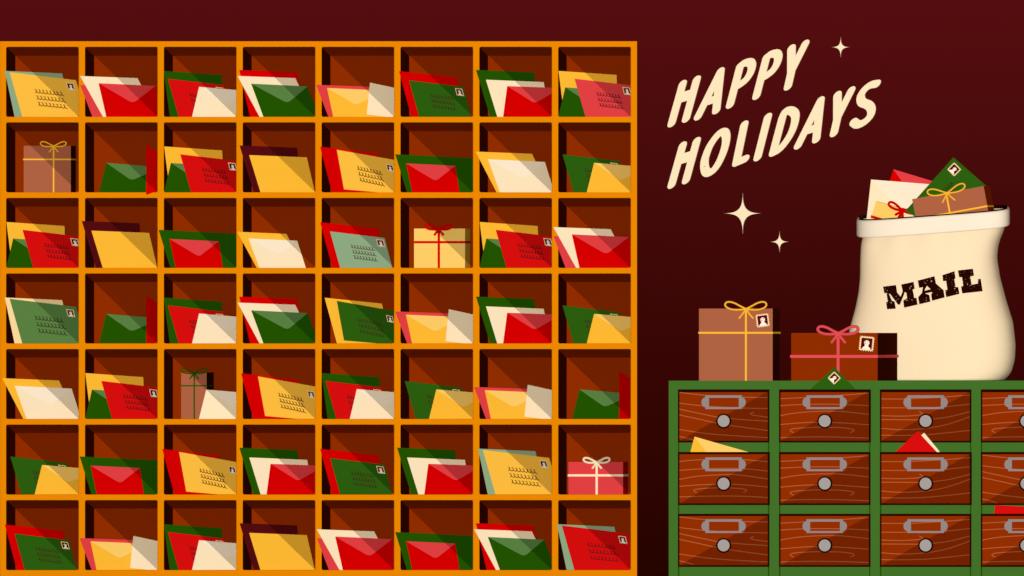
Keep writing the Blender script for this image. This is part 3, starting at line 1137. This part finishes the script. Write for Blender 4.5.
WORDS = [('H', H1, 'starting the word HAPPY'), ('A', A1, 'second in the word HAPPY'), ('P', P1, 'right after the A of HAPPY'), ('P', off(P1, 26.4, -8.8), 'just before the Y of HAPPY'), ('Y', Y1, 'ending the word HAPPY'),
         ('H', off(H1, 0, 61.5), 'starting the word HOLIDAYS'), ('O', O1, 'second in the word HOLIDAYS'), ('L', L1, 'third in the word HOLIDAYS'), ('I', I1, 'between L and D of HOLIDAYS'), ('D', D1, 'in the middle of the word HOLIDAYS'),
         ('A', off(A1, 100, 29), 'between D and Y of HOLIDAYS'), ('Y', off(Y1, 46, 46.6), 'before the final S of HOLIDAYS'), ('S', S1, 'ending the word HOLIDAYS')]
for ch, strokes, where in WORDS:
    m_ = MB()
    n = 0
    for s in strokes:
        s = s if len(s) < 12 else s[::2] + [s[-1]]
        for a, b_ in zip(s, s[1:]):
            h = hull([(a[0] + x, a[1] + y) for x, y in pen] + [(b_[0] + x, b_[1] + y) for x, y in pen])
            m_.slab([P(x, y, YLET - 0.0003 * (n % 7)) for x, y in h], Y_WALL - YLET, CREAM)
            n += 1
    tag(m_.build('wall_letter', origin=P(strokes[0][0][0], strokes[0][0][1], YLET)), f'slanted cream capital {ch} on the wall, {where}', 'letter', 'letters of the greeting on the wall')

for cx_, cy_, r_, lb in ((840.6, 47.2, 10.2, 'small cream four-pointed sparkle right of the word HAPPY'), (742.6, 213.4, 20.4, 'largest cream four-pointed sparkle below the word HOLIDAYS'),
                         (779.4, 241.8, 10.4, 'small cream four-pointed sparkle at lower right of the largest one')):
    pts = []
    p_ = 0.43
    for k in range(80):
        t = k / 80 * 2 * math.pi
        c_, s_ = math.cos(t), math.sin(t)
        pts.append(P(cx_ + r_ * math.copysign(abs(c_) ** (2 / p_), c_), cy_ + r_ * math.copysign(abs(s_) ** (2 / p_), s_), YLET))
    tag(MB().slab(pts, Y_WALL - YLET, CREAM).build('wall_star', origin=P(cx_, cy_, YLET)), lb, 'star', 'sparkles on the wall')

# ------------------------------------------------------------------ added unseen stencil plate before the added lamp (far behind the camera):
# its triangles shade the upper right half of every pigeonhole and the lower right half of every drawer front
K = 0.115
st = MB()


def gob(px, py, y):
    return LAMP_B + (P(px, py, y) - LAMP_B) * K


def tri(pts, y):
    st.slab([gob(px, py, y) for px, py in pts], 0.0004, BORDER)


def wire(a, b_, y, w=0.03):
    d = math.hypot(b_[0] - a[0], b_[1] - a[1])
    nx, ny = -(b_[1] - a[1]) / d * w, (b_[0] - a[0]) / d * w
    tri([(a[0] + nx, a[1] + ny), (b_[0] + nx, b_[1] + ny), (b_[0] - nx, b_[1] - ny), (a[0] - nx, a[1] - ny)], y)


for r in range(NR):
    for c in range(NC):
        x, y = cell(r, c)
        tri([(x, y - .2), (x + WO + .2, y - .2), (x + WO + .2, y + HO)], Y_FRAME)
    wire((-30, cell(r, 0)[1]), (1110, cell(r, 0)[1]), Y_FRAME)
POST = {(0, 0): [(694.4, 436.6), (748.4, 452.0), (690.4, 452.0)], (0, 2): [(895.3, 452), (917.5, 431.2), (924.2, 432.8), (940.0, 452)]}


def open_spans(i, j, py):
    """what the plate covers on this line: the half below the diagonal, less the openings for knob, label holder and post"""
    x, y = DX[j], DY[i]
    f = (y + DH - 1.6 - py) / (DH - 3.6)
    sp_ = [(x + 1.5 + f * (DW - 3), x + DW - 1.5)]
    cut = []
    d = py - (y + 31.6)
    if abs(d) < 6.4:
        w_ = math.sqrt(6.4 ** 2 - d * d)
        cut.append((x + 45.3 - w_, x + 45.3 + w_))
    if 5.4 < py - y < 19.6:
        cut.append((x + 25, x + 64 + 3.9 * math.sqrt(max(0, 1 - ((py - y - 12.6) / 7) ** 2))))
    pl = POST.get((i, j))
    if pl:
        xs = []
        for a, b_ in zip(pl, pl[1:] + pl[:1]):
            if (a[1] > py) != (b_[1] > py):
                xs.append(a[0] + (b_[0] - a[0]) * (py - a[1]) / (b_[1] - a[1]))
        if len(xs) == 2:
            cut.append((min(xs), max(xs)))
    for c0, c1 in cut:
        nx = []
        for a, b_ in sp_:
            if c1 <= a or c0 >= b_:
                nx.append((a, b_))
                continue
            if c0 > a:
                nx.append((a, c0))
            if c1 < b_:
                nx.append((c1, b_))
        sp_ = nx
    return sorted(sp_)


for i in range(3):
    for j in range(4):
        y = DY[i]
        n = 70
        for k in range(n):
            pa = y + 2.0 + (DH - 3.6) * k / n
            pb_ = y + 2.0 + (DH - 3.6) * (k + 1) / n
            A_, B_ = open_spans(i, j, pa + .001), open_spans(i, j, pb_ - .001)
            if len(A_) != len(B_):
                A_ = B_ = open_spans(i, j, (pa + pb_) / 2)
            for (a0, a1), (b0, b1) in zip(A_, B_):
                if a1 - a0 > .05 and b1 - b0 > .05:
                    tri([(a0, pa), (a1, pa), (b1, pb_), (b0, pb_)], YC)
    wire((-30, DY[i] + DH - 1.5), (1110, DY[i] + DH - 1.5), YC)
for a, b_ in (((-30, -30), (1110, -30)), ((1110, -30), (1110, 620)), ((1110, 620), (-30, 620)), ((-30, 620), (-30, -30))):
    wire(a, b_, Y_FRAME, 6)
tag(st.build('added_light_stencil', origin=gob(512, 288, Y_FRAME)), 'unseen stencil plate of triangles added to cast the diagonal shade, behind the viewer', 'stencil')
